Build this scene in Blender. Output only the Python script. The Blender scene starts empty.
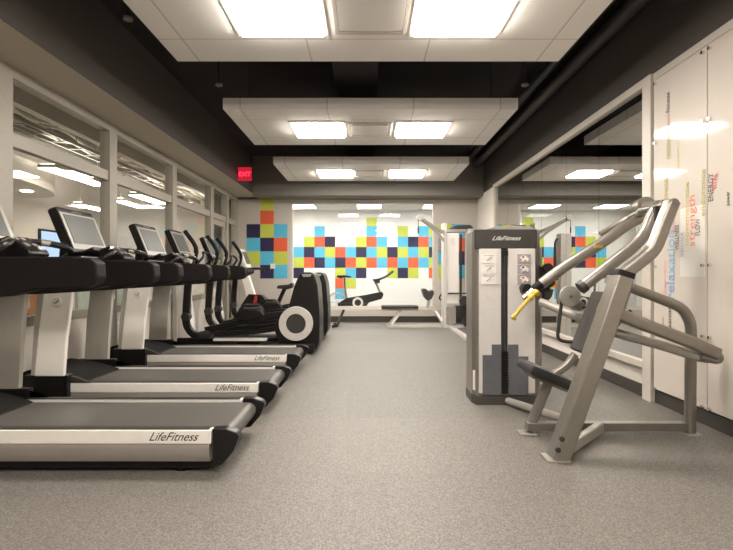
import bpy, bmesh, math, random
from mathutils import Vector, Matrix
random.seed(7)
scene = bpy.context.scene
COL = scene.collection
F = 500.0                                   # focal length in pixels of the 733x550 frame
def at(px, py, Y):                          # point of the room at depth Y seen at (px, py)
    return Vector(((px - 368.0) * Y / F, Y, 1.0 - (py - 273.0) * Y / F))

# ------------------------------------------------------------------ materials
def mat(name, col, rough=0.5, metal=0.0, var=0.06, scale=25.0, coat=0.0, bump=0.0, spec=0.5):
    m = bpy.data.materials.new(name); m.use_nodes = True
    nt = m.node_tree; b = nt.nodes['Principled BSDF']
    b.inputs['Roughness'].default_value = rough
    b.inputs['Metallic'].default_value = metal
    b.inputs['Specular IOR Level'].default_value = spec
    b.inputs['Coat Weight'].default_value = coat
    b.inputs['Coat Roughness'].default_value = 0.06
    tc = nt.nodes.new('ShaderNodeTexCoord')
    no = nt.nodes.new('ShaderNodeTexNoise'); no.inputs['Scale'].default_value = scale
    no.inputs['Detail'].default_value = 3
    nt.links.new(tc.outputs['Object'], no.inputs['Vector'])
    rp = nt.nodes.new('ShaderNodeValToRGB')
    rp.color_ramp.elements[0].position = 0.3; rp.color_ramp.elements[1].position = 0.7
    rp.color_ramp.elements[0].color = tuple(max(0, c * (1 - var)) for c in col) + (1,)
    rp.color_ramp.elements[1].color = tuple(min(1, c * (1 + var)) for c in col) + (1,)
    nt.links.new(no.outputs['Fac'], rp.inputs['Fac'])
    nt.links.new(rp.outputs['Color'], b.inputs['Base Color'])
    if bump:
        bp = nt.nodes.new('ShaderNodeBump'); bp.inputs['Strength'].default_value = bump
        bp.inputs['Distance'].default_value = 0.002
        nt.links.new(no.outputs['Fac'], bp.inputs['Height'])
        nt.links.new(bp.outputs['Normal'], b.inputs['Normal'])
    return m
def emit(name, col, s):
    m = bpy.data.materials.new(name); m.use_nodes = True
    nt = m.node_tree; nt.nodes.clear()
    o = nt.nodes.new('ShaderNodeOutputMaterial'); e = nt.nodes.new('ShaderNodeEmission')
    e.inputs['Color'].default_value = col + (1,); e.inputs['Strength'].default_value = s
    nt.links.new(e.outputs[0], o.inputs[0]); return m
def glass(name, tint=(0.97, 0.98, 0.97), ior=0.022, rough=0.0):
    m = bpy.data.materials.new(name); m.use_nodes = True
    nt = m.node_tree; nt.nodes.clear()
    o = nt.nodes.new('ShaderNodeOutputMaterial'); mx = nt.nodes.new('ShaderNodeMixShader')
    t = nt.nodes.new('ShaderNodeBsdfTransparent'); t.inputs[0].default_value = tint + (1,)
    g = nt.nodes.new('ShaderNodeBsdfGlossy'); g.inputs['Roughness'].default_value = rough
    lw = nt.nodes.new('ShaderNodeLayerWeight'); lw.inputs[0].default_value = 0.5
    pw = nt.nodes.new('ShaderNodeMath'); pw.operation = 'POWER'; pw.inputs[1].default_value = 5.0
    ma = nt.nodes.new('ShaderNodeMath'); ma.operation = 'MULTIPLY_ADD'; ma.inputs[1].default_value = 0.6; ma.inputs[2].default_value = ior
    nt.links.new(lw.outputs['Facing'], pw.inputs[0]); nt.links.new(pw.outputs[0], ma.inputs[0])
    nt.links.new(ma.outputs[0], mx.inputs[0]); nt.links.new(t.outputs[0], mx.inputs[1])
    nt.links.new(g.outputs[0], mx.inputs[2]); nt.links.new(mx.outputs[0], o.inputs[0])
    return m
def floor_mat():
    m = mat('rubber_floor', (0.235, 0.215, 0.195), rough=0.5, spec=0.38)
    nt = m.node_tree; b = nt.nodes['Principled BSDF']
    tc = nt.nodes.new('ShaderNodeTexCoord')
    n1 = nt.nodes.new('ShaderNodeTexNoise'); n1.inputs['Scale'].default_value = 165; n1.inputs['Detail'].default_value = 2
    n2 = nt.nodes.new('ShaderNodeTexBrick'); n2.offset = 0.5; n2.inputs['Scale'].default_value = 1.0
    n2.inputs['Brick Width'].default_value = 0.95; n2.inputs['Row Height'].default_value = 0.95; n2.inputs['Mortar Size'].default_value = 0.002
    n2.inputs['Color1'].default_value = (0.35, 0.35, 0.35, 1); n2.inputs['Color2'].default_value = (0.65, 0.65, 0.65, 1); n2.inputs['Mortar'].default_value = (0.3, 0.3, 0.3, 1)
    r1 = nt.nodes.new('ShaderNodeValToRGB'); e = r1.color_ramp.elements
    e[0].position = 0.42; e[0].color = (0.118, 0.107, 0.096, 1); e[1].position = 0.58; e[1].color = (0.222, 0.203, 0.183, 1)
    k = e.new(0.5); k.color = (0.165, 0.151, 0.136, 1)
    r2 = nt.nodes.new('ShaderNodeValToRGB'); e = r2.color_ramp.elements
    e[0].position = 0.3; e[0].color = (0.86, 0.86, 0.86, 1); e[1].position = 0.7; e[1].color = (1, 1, 1, 1)
    mx = nt.nodes.new('ShaderNodeMix'); mx.data_type = 'RGBA'; mx.blend_type = 'MULTIPLY'
    mx.inputs[0].default_value = 1.0
    for n in (n1, n2): nt.links.new(tc.outputs['Object'], n.inputs['Vector'])
    nt.links.new(n1.outputs['Fac'], r1.inputs['Fac']); nt.links.new(n2.outputs['Color'], r2.inputs['Fac'])
    nt.links.new(r1.outputs[0], mx.inputs[6]); nt.links.new(r2.outputs[0], mx.inputs[7])
    nt.links.new(mx.outputs[2], b.inputs['Base Color'])
    bp = nt.nodes.new('ShaderNodeBump'); bp.inputs['Strength'].default_value = 0.08; bp.inputs['Distance'].default_value = 0.002
    nt.links.new(n1.outputs['Fac'], bp.inputs['Height']); nt.links.new(bp.outputs['Normal'], b.inputs['Normal'])
    return m
def tile_mat():
    m = mat('acoustic_tile', (0.62, 0.585, 0.545), rough=0.85, spec=0.2)
    nt = m.node_tree; b = nt.nodes['Principled BSDF']
    tc = nt.nodes.new('ShaderNodeTexCoord'); br = nt.nodes.new('ShaderNodeTexBrick')
    br.offset = 0.0; br.inputs['Scale'].default_value = 1.0
    br.inputs['Brick Width'].default_value = 0.9; br.inputs['Row Height'].default_value = 0.72
    br.inputs['Mortar Size'].default_value = 0.006; br.inputs['Mortar Smooth'].default_value = 0.1
    br.inputs['Color1'].default_value = (0.90, 0.86, 0.815, 1); br.inputs['Color2'].default_value = (0.88, 0.84, 0.795, 1)
    br.inputs['Mortar'].default_value = (0.62, 0.58, 0.54, 1)
    mp = nt.nodes.new('ShaderNodeMapping'); mp.inputs['Location'].default_value = (0.45, 0.36, 0)
    nt.links.new(tc.outputs['Object'], mp.inputs['Vector']); nt.links.new(mp.outputs[0], br.inputs['Vector'])
    nt.links.new(br.outputs['Color'], b.inputs['Base Color'])
    return m
M = {}
M['floor'] = floor_mat()
M['lobby_floor'] = mat('pale_lobby_floor', (0.55, 0.51, 0.45), 0.4)
M['tile'] = tile_mat()
M['ceiling'] = mat('dark_ceiling', (0.020, 0.014, 0.016), 0.8)
M['soffit'] = mat('charcoal_paint', (0.075, 0.063, 0.055), 0.7, var=0.03)
M['backwall'] = mat('grey_white_paint', (0.52, 0.48, 0.43), 0.6, var=0.02)
M['steel'] = mat('light_steel_paint', (0.42, 0.39, 0.35), 0.35, 0.4, var=0.03)
M['midgray'] = mat('mid_grey_paint', (0.20, 0.185, 0.165), 0.7, var=0.03)
M['greige'] = mat('greige_paint', (0.50, 0.44, 0.355), 0.6, var=0.03)
M['frame'] = mat('window_frame_paint', (0.37, 0.335, 0.285), 0.45, var=0.03)
M['white_wall'] = mat('warm_white_paint', (0.74, 0.69, 0.63), 0.6, var=0.02)
M['cool_white'] = mat('bright_white_paint', (0.80, 0.79, 0.76), 0.6, var=0.02)
M['trim'] = mat('trim_paint', (0.60, 0.545, 0.48), 0.4, var=0.02)
M['base'] = mat('dark_baseboard', (0.045, 0.038, 0.033), 0.5)
M['mirror'] = mat('mirror', (0.62, 0.62, 0.60), 0.0, 1.0, var=0.0)
M['glass'] = glass('window_glass')
M['spinglass'] = glass('studio_glass', (0.98, 0.985, 0.98), 0.03)
M['acrylic'] = mat('white_acrylic', (0.62, 0.56, 0.495), 0.45, coat=0.8, var=0.02, scale=1.2, spec=0.3)
M['sheet'] = mat('white_sheet', (0.74, 0.70, 0.65), 0.3, coat=0.6, var=0.02)
M['light'] = emit('lamp_diffuser', (1.0, 0.925, 0.83), 47.0)
M['spinlight'] = emit('studio_lamp', (1.0, 0.97, 0.92), 19.0)
M['lobbylight'] = emit('lobby_lamp', (1.0, 0.92, 0.80), 16.0)
M['bluescreen'] = emit('blue_screen', (0.55, 0.72, 1.0), 1.1)
M['red_emit'] = emit('red_sign_light', (1.0, 0.03, 0.08), 3.0)
M['sign_red'] = emit('red_sign_face', (1.0, 0.03, 0.06), 0.5)
M['black'] = mat('black_plastic', (0.008, 0.007, 0.007), 0.35, var=0.15, spec=0.35)
M['blackmatte'] = mat('black_matte', (0.009, 0.008, 0.008), 0.7, var=0.15, spec=0.2)
M['softblack'] = mat('black_soft_grip', (0.010, 0.0075, 0.007), 0.6, var=0.1, spec=0.2)
M['darkgray'] = mat('dark_grey_plastic', (0.042, 0.039, 0.036), 0.45, spec=0.4)
M['pad'] = mat('grey_vinyl', (0.06, 0.055, 0.05), 0.5, bump=0.1, scale=90)
M['blackpad'] = mat('black_vinyl', (0.02, 0.018, 0.017), 0.45, bump=0.1, scale=90)
M['silver'] = mat('silver_paint', (0.90, 0.86, 0.81), 0.35, 0.1, var=0.02)
M['silverlow'] = mat('grey_metal_band', (0.40, 0.365, 0.33), 0.4, 0.4, var=0.03)
M['platinum'] = mat('platinum_tube_paint', (0.27, 0.245, 0.215), 0.32, 0.65, var=0.04)
M['platinumlight'] = mat('platinum_shroud', (0.70, 0.67, 0.64), 0.35, 0.2, var=0.03)
M['upright_in'] = mat('grey_upright', (0.46, 0.43, 0.385), 0.45, 0.1, var=0.03)
M['upright_out'] = mat('pearl_cover', (0.92, 0.88, 0.82), 0.35, 0.1, var=0.03, scale=6)
M['belt'] = mat('treadmill_belt', (0.085, 0.078, 0.07), 0.45, var=0.25, scale=140, spec=0.45)
M['screen'] = mat('dark_display', (0.065, 0.07, 0.064), 0.4, var=0.1, scale=4)
M['bezel'] = mat('grey_bezel', (0.33, 0.31, 0.285), 0.35, 0.2)
M['chrome'] = mat('chrome', (0.75, 0.73, 0.70), 0.15, 1.0)
M['yellow'] = mat('yellow_plastic', (0.62, 0.42, 0.06), 0.4)
M['whitepaint'] = mat('white_machine_paint', (0.62, 0.58, 0.53), 0.35, 0.1)
M['ring'] = mat('pale_grey_ring', (0.62, 0.59, 0.56), 0.4)
M['red'] = mat('red_plastic', (0.45, 0.03, 0.035), 0.4)
M['ink'] = mat('dark_ink', (0.03, 0.028, 0.027), 0.5)
M['paper'] = mat('paper_label', (0.78, 0.75, 0.70), 0.6)
M['mauve'] = mat('mauve_label', (0.33, 0.28, 0.30), 0.5)
M['stackglass'] = mat('smoky_stack_cover', (0.115, 0.118, 0.13), 0.25, coat=0.5)
M['lime'] = mat('lime_paint', (0.50, 0.56, 0.075), 0.6, var=0.03)
M['cyan'] = mat('cyan_paint', (0.085, 0.45, 0.66), 0.6, var=0.03)
M['navy'] = mat('navy_paint', (0.016, 0.012, 0.06), 0.6, var=0.05)
M['coral'] = mat('coral_paint', (0.72, 0.11, 0.04), 0.6, var=0.03)
M['orange'] = mat('orange_wood', (0.42, 0.16, 0.05), 0.5)
M['mint'] = mat('pale_mint_plastic', (0.60, 0.68, 0.60), 0.4)
M['duct'] = mat('galvanised_duct', (0.32, 0.30, 0.27), 0.35, 0.6)
M['cable'] = mat('pale_cable', (0.82, 0.76, 0.66), 0.5)
M['plenum'] = mat('dark_plenum', (0.07, 0.06, 0.05), 0.8)
M['pipe'] = mat('black_pipe', (0.03, 0.024, 0.026), 0.5)
for k, c in dict(w_blue=(0.22, 0.42, 0.66), w_olive=(0.52, 0.48, 0.14), w_coral=(0.80, 0.24, 0.15), w_gray=(0.13, 0.12, 0.11),
                 w_yellow=(0.70, 0.55, 0.22), w_pink=(0.75, 0.38, 0.36), w_red=(0.72, 0.05, 0.13), w_pale=(0.40, 0.45, 0.52)).items():
    M[k] = mat(k[2:] + '_lettering', c, 0.5)

# ------------------------------------------------------------------ mesh helpers
def B(): return bmesh.new()
def _bev(bm, geom_edges, w, seg=2):
    if w > 0:
        bmesh.ops.bevel(bm, geom=geom_edges, offset=w, segments=seg, profile=0.6, affect='EDGES', clamp_overlap=True)
def prism(bm, pts, axis, a0, a1, bev=0.0, seg=2):
    """polygon pts (2-D) extruded along axis: 'y' -> pts are (x,z), 'x' -> (y,z), 'z' -> (x,y)"""
    def v3(p, a):
        return {'y': (p[0], a, p[1]), 'x': (a, p[0], p[1]), 'z': (p[0], p[1], a)}[axis]
    t = bmesh.new()
    A = [t.verts.new(v3(p, a0)) for p in pts]; C = [t.verts.new(v3(p, a1)) for p in pts]
    t.faces.new(A); t.faces.new(C[::-1]); n = len(pts)
    for i in range(n): t.faces.new((A[i], C[i], C[(i + 1) % n], A[(i + 1) % n]))
    bmesh.ops.recalc_face_normals(t, faces=t.faces)
    _bev(t, t.edges[:], bev, seg)
    merge(bm, t)
def merge(bm, t, mtx=None):
    if mtx is not None: bmesh.ops.transform(t, matrix=mtx, verts=t.verts)
    me = bpy.data.meshes.new('tmp'); t.to_mesh(me); t.free(); bm.from_mesh(me); bpy.data.meshes.remove(me)
def box(bm, x0, x1, y0, y1, z0, z1, bev=0.0, seg=2):
    prism(bm, [(x0, z0), (x1, z0), (x1, z1), (x0, z1)], 'y', y0, y1, bev, seg)
def obox(bm, c, ax, ay, az, dx, dy, dz, bev=0.0):     # oriented box: centre, three unit axes, three full sizes
    t = bmesh.new(); box(t, -dx / 2, dx / 2, -dy / 2, dy / 2, -dz / 2, dz / 2, bev)
    m = Matrix((ax, ay, az)).transposed().to_4x4(); m.translation = Vector(c)
    merge(bm, t, m)
def smooth_path(pts, n):
    pts = [Vector(p) for p in pts]
    if n <= 1 or len(pts) < 3: return pts
    out = []
    for i in range(len(pts) - 1):
        p0 = pts[max(i - 1, 0)]; p1 = pts[i]; p2 = pts[i + 1]; p3 = pts[min(i + 2, len(pts) - 1)]
        for k in range(n):
            t = k / n
            out.append(0.5 * ((2 * p1) + (p2 - p0) * t + (2 * p0 - 5 * p1 + 4 * p2 - p3) * t * t + (3 * p1 - p0 - 3 * p2 + p3) * t ** 3))
    out.append(pts[-1]); return out
def sweep(bm, pts, prof, n=1, side=None, scales=None):
    """sweep a closed 2-D profile along a path; side = direction of the profile's first axis"""
    P = smooth_path(pts, n); t = bmesh.new(); rings = []
    ref = Vector(side) if side else None
    for i, p in enumerate(P):
        d = (P[min(i + 1, len(P) - 1)] - P[max(i - 1, 0)]).normalized()
        if ref is None:
            ref = Vector((0, 0, 1)) if abs(d.z) < 0.9 else Vector((0, 1, 0))
        u = (ref - d * ref.dot(d)).normalized(); w = d.cross(u)
        if not side: ref = u
        s = scales(i / max(1, len(P) - 1)) if scales else 1.0
        rings.append([t.verts.new(p + u * a * s + w * b * s) for a, b in prof])
    m = len(prof)
    for i in range(len(rings) - 1):
        for k in range(m):
            t.faces.new((rings[i][k], rings[i][(k + 1) % m], rings[i + 1][(k + 1) % m], rings[i + 1][k]))
    t.faces.new(rings[0][::-1]); t.faces.new(rings[-1])
    bmesh.ops.recalc_face_normals(t, faces=t.faces); merge(bm, t)
def circ(r, n=12): return [(r * math.cos(2 * math.pi * k / n), r * math.sin(2 * math.pi * k / n)) for k in range(n)]
def rrect(a, b, r=0.01, n=3):                # rounded rectangle, full sizes a (side) x b
    out = []
    for cx, cy, s in ((a / 2 - r, b / 2 - r, 0), (-a / 2 + r, b / 2 - r, 1), (-a / 2 + r, -b / 2 + r, 2), (a / 2 - r, -b / 2 + r, 3)):
        for k in range(n + 1):
            th = math.pi / 2 * (s + k / n); out.append((cx + r * math.cos(th), cy + r * math.sin(th)))
    return out
def tube(bm, pts, r, n=1, seg=12, scales=None): sweep(bm, pts, circ(r, seg), n, None, scales)
def cyl(bm, p0, p1, r, seg=20): sweep(bm, [p0, p1], circ(r, seg))
def lathe_y(bm, c, prof, seg=40):            # revolve (radius, y offset) about the y axis through c
    t = bmesh.new(); rings = []
    for r, y in prof:
        rings.append([t.verts.new((c[0] + r * math.cos(2 * math.pi * k / seg), c[1] + y, c[2] + r * math.sin(2 * math.pi * k / seg))) for k in range(seg)])
    for i in range(len(rings) - 1):
        for k in range(seg): t.faces.new((rings[i][k], rings[i][(k + 1) % seg], rings[i + 1][(k + 1) % seg], rings[i + 1][k]))
    if prof[0][0] > 1e-5 and prof[0] != prof[-1]:
        t.faces.new(rings[0]); t.faces.new(rings[-1][::-1])
    bmesh.ops.remove_doubles(t, verts=t.verts, dist=1e-6)
    bmesh.ops.recalc_face_normals(t, faces=t.faces); merge(bm, t)
def ring_y(bm, c, r0, r1, h, seg=40):
    lathe_y(bm, c, [(r0, -h / 2), (r1, -h / 2), (r1 + 0.003, -h / 4), (r1 + 0.003, h / 4), (r1, h / 2), (r0, h / 2), (r0, -h / 2)], seg)
def ball(bm, c, rx, ry, rz):
    t = bmesh.new(); bmesh.ops.create_uvsphere(t, u_segments=16, v_segments=10, radius=1)
    m = Matrix.Diagonal((rx, ry, rz, 1)); m.translation = Vector(c); merge(bm, t, m)
def link(name, data, parent=None):
    o = bpy.data.objects.new(name, data); COL.objects.link(o)
    if parent is not None: o.parent = parent
    return o
def wloc(o):
    v = Vector((0, 0, 0))
    while o is not None: v = v + o.location; o = o.parent
    return v
def obj(name, bm, m, parent=None, sharp=35):         # link as ONE mesh object, geometry given in room coordinates
    off = wloc(parent)
    bmesh.ops.recalc_face_normals(bm, faces=bm.faces)
    me = bpy.data.meshes.new(name)
    if parent is None:                               # own origin: centre of the base
        xs = [v.co for v in bm.verts]
        lo = Vector([min(v[i] for v in xs) for i in range(3)]); hi = Vector([max(v[i] for v in xs) for i in range(3)])
        off = Vector(((lo.x + hi.x) / 2, (lo.y + hi.y) / 2, lo.z))
    bmesh.ops.translate(bm, verts=bm.verts, vec=-off)
    bm.to_mesh(me); bm.free()
    for p in me.polygons: p.use_smooth = True
    me.set_sharp_from_angle(angle=math.radians(sharp))
    for mm in (m if isinstance(m, (list, tuple)) else [m]): me.materials.append(mm)
    o = link(name, me, parent)
    if len(me.polygons) < 4000:
        wm = o.modifiers.new('weighted_normals', 'WEIGHTED_NORMAL'); wm.keep_sharp = True; wm.weight = 90
    if parent is None: o.location = off
    return o
def tag(o, label, cat, group=None, kind=None):
    o['label'] = label; o['category'] = cat
    if group: o['group'] = group
    if kind: o['kind'] = kind
    return o
def thing(name, label, cat, loc, group=None):
    o = link(name, None); o.location = loc; return tag(o, label, cat, group)
def struct(name, bm, m, label, cat):
    o = obj(name, bm, m); return tag(o, label, cat, None, 'structure')
def copy_tree(o, parent=None):
    c = o.copy(); COL.objects.link(c)
    if parent is not None: c.parent = parent
    for ch in [x for x in scene.objects if x.parent == o and x != c]: copy_tree(ch, c)
    return c
def letters(name, txt, size, origin, ux, uy, m, parent, shear=0.0, ext=0.0008, align='LEFT', width=None, spacing=1.0):
    cu = bpy.data.curves.new('txt', 'FONT'); cu.body = txt; cu.size = size; cu.shear = shear
    cu.extrude = ext; cu.align_x = align; cu.space_character = spacing; cu.resolution_u = 3
    tmp = bpy.data.objects.new('txt', cu); COL.objects.link(tmp)
    dg = bpy.context.evaluated_depsgraph_get(); dg.update()
    me = bpy.data.meshes.new_from_object(tmp.evaluated_get(dg))
    bpy.data.objects.remove(tmp)
    ux = Vector(ux).normalized(); uy = Vector(uy).normalized(); uz = ux.cross(uy)
    if width:
        w = max(v.co.x for v in me.vertices) - min(v.co.x for v in me.vertices)
        me.transform(Matrix.Diagonal((width / w, 1, 1, 1)))
    mt = Matrix((ux, uy, uz)).transposed().to_4x4(); mt.translation = Vector(origin) - wloc(parent)
    me.transform(mt); me.materials.clear(); me.materials.append(m)
    me.name = name
    return link(name, me, parent)

# ------------------------------------------------------------------ room shell
XL, XR, XS, YB, YF, ZC = -2.65, 2.23, -2.23, 10.2, -5.2, 3.26
b = B(); box(b, -7.6, XL - .09, YF, 14.0, -0.1, 0.0)
struct('floor_lobby', b, M['lobby_floor'], 'pale floor of the lobby beyond the left windows', 'floor')
b = B(); box(b, XL - .09, XR + 0.2, YF, 14.0, -0.1, 0.0)
struct('floor', b, M['floor'], 'speckled grey rubber floor running the length of the gym', 'floor')
b = B(); box(b, XL, XR + 0.2, YF, YB + 0.1, ZC, ZC + 0.1)
struct('ceiling', b, M['ceiling'], 'near black open ceiling above the hanging white panels', 'ceiling')
b = B(); box(b, XS - 0.06, XS, YF, YB, 2.60, ZC); box(b, XS - .001, XS, YF, YB, 2.54, 2.6)
struct('wall_left', b, M['soffit'], 'charcoal upper band along the left side above the window wall', 'wall')
b = B(); box(b, XL - 0.06, XS - .001, YF, YB, 2.54, 2.60); box(b, XL - 0.12, XL - 0.06, YF, YB, 2.54, 3.6)
struct('trim_1', b, M['greige'], 'beige underside of the left charcoal band above the windows', 'soffit')
b = B(); box(b, XR, XR + 0.1, YF, YB, 0.0, 2.54)
struct('wall_right', b, M['white_wall'], 'off white right wall behind the mirrors and lettered panels', 'wall')
b = B(); box(b, XR, XR + 0.1, YF, YB, 2.54, ZC)
struct('wall_right_upper', b, M['soffit'], 'charcoal band along the top of the right wall', 'wall')
b = B(); box(b, XR - 0.015, XR, YF, YB, 0.0, 0.1, 0.003)
struct('baseboard_right', b, M['base'], 'dark baseboard along the foot of the right wall', 'baseboard')
b = B(); box(b, XR - 0.025, XR, YF, 3.9, 2.485, 2.54, 0.004)
struct('trim_2', b, M['trim'], 'pale beige rail along the top of the lettered panels', 'trim')
# wall behind the camera
b = B(); box(b, XL, XR + 0.1, YF - 0.1, YF, 0, ZC)
struct('wall_front', b, M['greige'], 'beige wall at the near end of the gym', 'wall')
# back wall with the studio window opening X -1.57..1.35, z 0.29..2.42
WX0, WX1, WZ0, WZ1 = -1.57, 1.35, 0.27, 2.43
b = B(); box(b, XL, WX0, YB, YB + 0.1, 0, 2.5); box(b, WX1, XR, YB, YB + 0.1, 0, 2.5)
box(b, WX0, WX1, YB, YB + 0.1, 0, WZ0)
struct('wall_back', b, M['backwall'], 'off white back wall around the wide studio window', 'wall')
b = B(); box(b, XL, XR, YB - 0.02, YB + 0.1, 2.5, ZC)
struct('wall_back_upper', b, M['soffit'], 'charcoal band above the studio window on the back wall', 'wall')
b = B(); box(b, WX0, WX1, YB - 0.01, YB + 0.1, WZ1, 2.5)
struct('trim_8', b, M['backwall'], 'narrow pale strip over the studio window', 'trim')
b = B(); box(b, XS, XR, YB - 0.55, YB - 0.02, 2.5, ZC)
struct('trim_3', b, M['midgray'], 'grey bulkhead dropping from the ceiling before the back wall', 'bulkhead')
b = B(); box(b, XL, XR, YB - 0.02, YB, 0.0, 0.12, 0.003)
struct('baseboard_back', b, M['base'], 'dark baseboard along the foot of the back wall', 'baseboard')

# studio window on the back wall
wn = link('window_1', None); wn.location = (-0.11, YB, WZ0); tag(wn, 'wide glazed studio window across the back wall', 'window', None, 'structure')
b = B(); box(b, WX0, WX1, YB - 0.01, YB + 0.1, WZ0, WZ0 + 0.05, 0.004); obj('window_sill', b, M['trim'], wn)
b = B(); box(b, WX0, WX0 + 0.03, YB, YB + 0.09, WZ0 + 0.05, WZ1); box(b, WX1 - 0.03, WX1, YB, YB + 0.09, WZ0 + 0.05, WZ1)
box(b, WX0 + 0.03, WX1 - 0.03, YB, YB + 0.09, WZ1 - 0.03, WZ1); obj('window_frame', b, M['trim'], wn)
for a, c in ((WX0 + 0.03, -0.613), (-0.607, 0.364), (0.370, WX1 - 0.03)):
    b = B(); box(b, a, c, YB + 0.04, YB + 0.05, WZ0 + 0.05, WZ1 - 0.03); obj('pane', b, M['spinglass'], wn)

# right mirror frame (white posts and rails)
b = B()
box(b, XR - 0.05, XR, 3.86, 3.98, 0.0, 2.54, 0.006)
box(b, XR - 0.05, XR, 8.62, 8.74, 0.0, 2.54, 0.006)
box(b, XR - 0.05, XR, 3.98, 8.62, 2.475, 2.54, 0.006)
box(b, XR - 0.05, XR, 3.98, 8.62, 0.245, 0.30, 0.006)
struct('trim_4', b, M['trim'], 'white wooden frame around the row of wall mirrors', 'trim')

# left window wall
b = B()
box(b, XL - 0.1, XL, YF, YB, 2.46, 2.55, 0.004)
box(b, XL - 0.08, XL - 0.01, YF, 8.55, 1.95, 2.05, 0.004); box(b, XL - 0.08, XL - 0.01, 8.55, YB, 1.95, 2.05, 0.004)
box(b, XL - 0.08, XL - 0.01, YF, 8.55, 0.58, 0.66, 0.004)
for yc, w in ((-3.94, .14), (-2.42, .14), (-0.9, .14), (0.62, .14), (2.14, .14), (3.66, .14), (5.2, .15), (6.85, .15), (8.5, .16), (9.45, .14), (10.12, .14)):
    box(b, XL - 0.1, XL + 0.005, yc - w / 2, yc + w / 2, 0, 2.46, 0.005)
struct('trim_5', b, M['frame'], 'beige posts and rails of the window wall on the left', 'trim')
b = B(); box(b, XL - 0.09, XL - 0.02, YF, 8.42, 0.0, 0.58)
struct('wall_left_low', b, M['white_wall'], 'white low wall under the windows behind the treadmills', 'wall')
ys = [-5.2, -3.94, -2.42, -0.9, 0.62, 2.14, 3.66, 5.2, 6.85, 8.5]
for i in range(len(ys) - 1):
    a, c = ys[i] + 0.07, ys[i + 1] - 0.07
    w = link('window_%d' % (i + 2), None); w.location = (XL - 0.05, (a + c) / 2, 0.66)
    tag(w, ['left window bay'] and 'bay of the left window wall, %s bay from the back door' % ('first second third fourth fifth sixth seventh eighth ninth'.split()[8 - i]), 'window', None, 'structure')
    b = B(); box(b, XL - 0.055, XL - 0.045, a, c, 0.66, 1.95); obj('pane', b, M['glass'], w)
    b = B(); box(b, XL - 0.055, XL - 0.045, a, c, 2.05, 2.46); obj('upper_pane', b, M['glass'], w)
d = link('door_1', None); d.location = (XL - 0.05, 8.98, 0); tag(d, 'glass door in a beige frame at the far end of the window wall', 'door', None, 'structure')
b = B()
box(b, XL - 0.07, XL - 0.03, 8.58, 8.68, 0.01, 1.95, .004); box(b, XL - 0.07, XL - 0.03, 9.28, 9.38, 0.01, 1.95, .004)
box(b, XL - 0.07, XL - 0.03, 8.68, 9.28, 0.01, 0.25, .004); box(b, XL - 0.07, XL - 0.03, 8.68, 9.28, 1.85, 1.95, .004)
obj('door_frame', b, M['frame'], d)
b = B(); box(b, XL - 0.055, XL - 0.045, 8.68, 9.28, 0.25, 1.85); obj('pane', b, M['glass'], d)
b = B(); box(b, XL - 0.055, XL - 0.045, 8.58, 9.38, 2.05, 2.46); obj('upper_pane', b, M['glass'], d)
b = B(); tube(b, [(XL - 0.03, 8.74, .95), (XL + .03, 8.74, .97), (XL + .03, 8.74, 1.23), (XL - 0.03, 8.74, 1.25)], .012, 3); obj('door_handle', b, M['chrome'], d)
w = link('window_11', None); w.location = (XL - 0.05, 9.8, 0.1); tag(w, 'narrow full height side light beside the glass door', 'window', None, 'structure')
b = B(); box(b, XL - 0.055, XL - 0.045, 9.52, 10.05, 0.1, 1.95); obj('pane', b, M['glass'], w)
b = B(); box(b, XL - 0.055, XL - 0.045, 9.52, 10.05, 2.05, 2.46); obj('upper_pane', b, M['glass'], w)
b = B(); box(b, XL - 0.07, XL - 0.03, 9.52, 10.05, 0.0, 0.1); obj('window_rail', b, M['frame'], w)

# ------------------------------------------------------------------ spin studio behind the back window
SY = 13.5
b = B(); box(b, -3.2, 3.2, SY, SY + .1, 0, 2.8); box(b, -3.3, -3.2, YB + .1, SY, 0, 2.8); box(b, 3.2, 3.3, YB + .1, SY, 0, 2.8)
struct('wall_studio', b, M['cool_white'], 'bright white walls of the studio beyond the back window', 'wall')
b = B(); box(b, -3.2, 3.2, YB + .1, SY, 2.68, 2.78)
struct('ceiling_studio', b, M['cool_white'], 'white ceiling of the studio beyond the back window', 'ceiling')
def mural(name, label, cells, x0, s, ztop, y, wall_m):
    """cells: (column, row, colour); one thin painted panel mesh"""
    bm = B(); mats = ['lime', 'cyan', 'navy', 'coral']; faces = []
    for c, r, k in cells:
        xa = x0 + c * s; za = ztop - (r + 1) * s
        n0 = len(bm.faces); box(bm, xa, xa + s, y - 0.006, y, max(za, 0), min(za + s, 2.5))
        bm.faces.ensure_lookup_table()
        for f in bm.faces[n0:]: f.material_index = mats.index(k)
    o = obj(name, bm, [M[k] for k in mats]); return tag(o, label, 'mural')
L_, C_, N_, O_ = 'lime', 'cyan', 'navy', 'coral'
mural('colour_block_mural', 'short mural of lime, coral, navy and cyan squares beside the left windows',
      [(1, 0, L_), (1, 1, O_), (0, 2, N_), (1, 2, L_), (2, 2, C_), (0, 3, C_), (1, 3, N_), (2, 3, O_), (0, 4, L_), (1, 4, C_), (2, 4, L_), (1, 5, N_), (2, 5, C_)],
      -2.475, 0.277, 2.55, YB, None)
mural('colour_block_mural', 'mural squares showing behind the cable machine tower, right of the studio window',
      [(0, 2, L_), (0, 3, N_), (0, 4, C_), (0, 5, L_), (1, 2, C_), (1, 3, O_), (1, 4, N_), (1, 5, C_), (2, 3, L_), (2, 4, O_)], 1.43, 0.277, 2.55, YB, None)
rows = {0: '.......L......', 1: '..C....C..L.CL', 2: '.LON..LOC.CNOC', 3: 'CNCLOCNCLNLCLN', 4: 'LONCNOLOCOCOCL', 5: 'N...LCN..LNL.O', 6: '....OL........', 7: '....C.........'}
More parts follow.
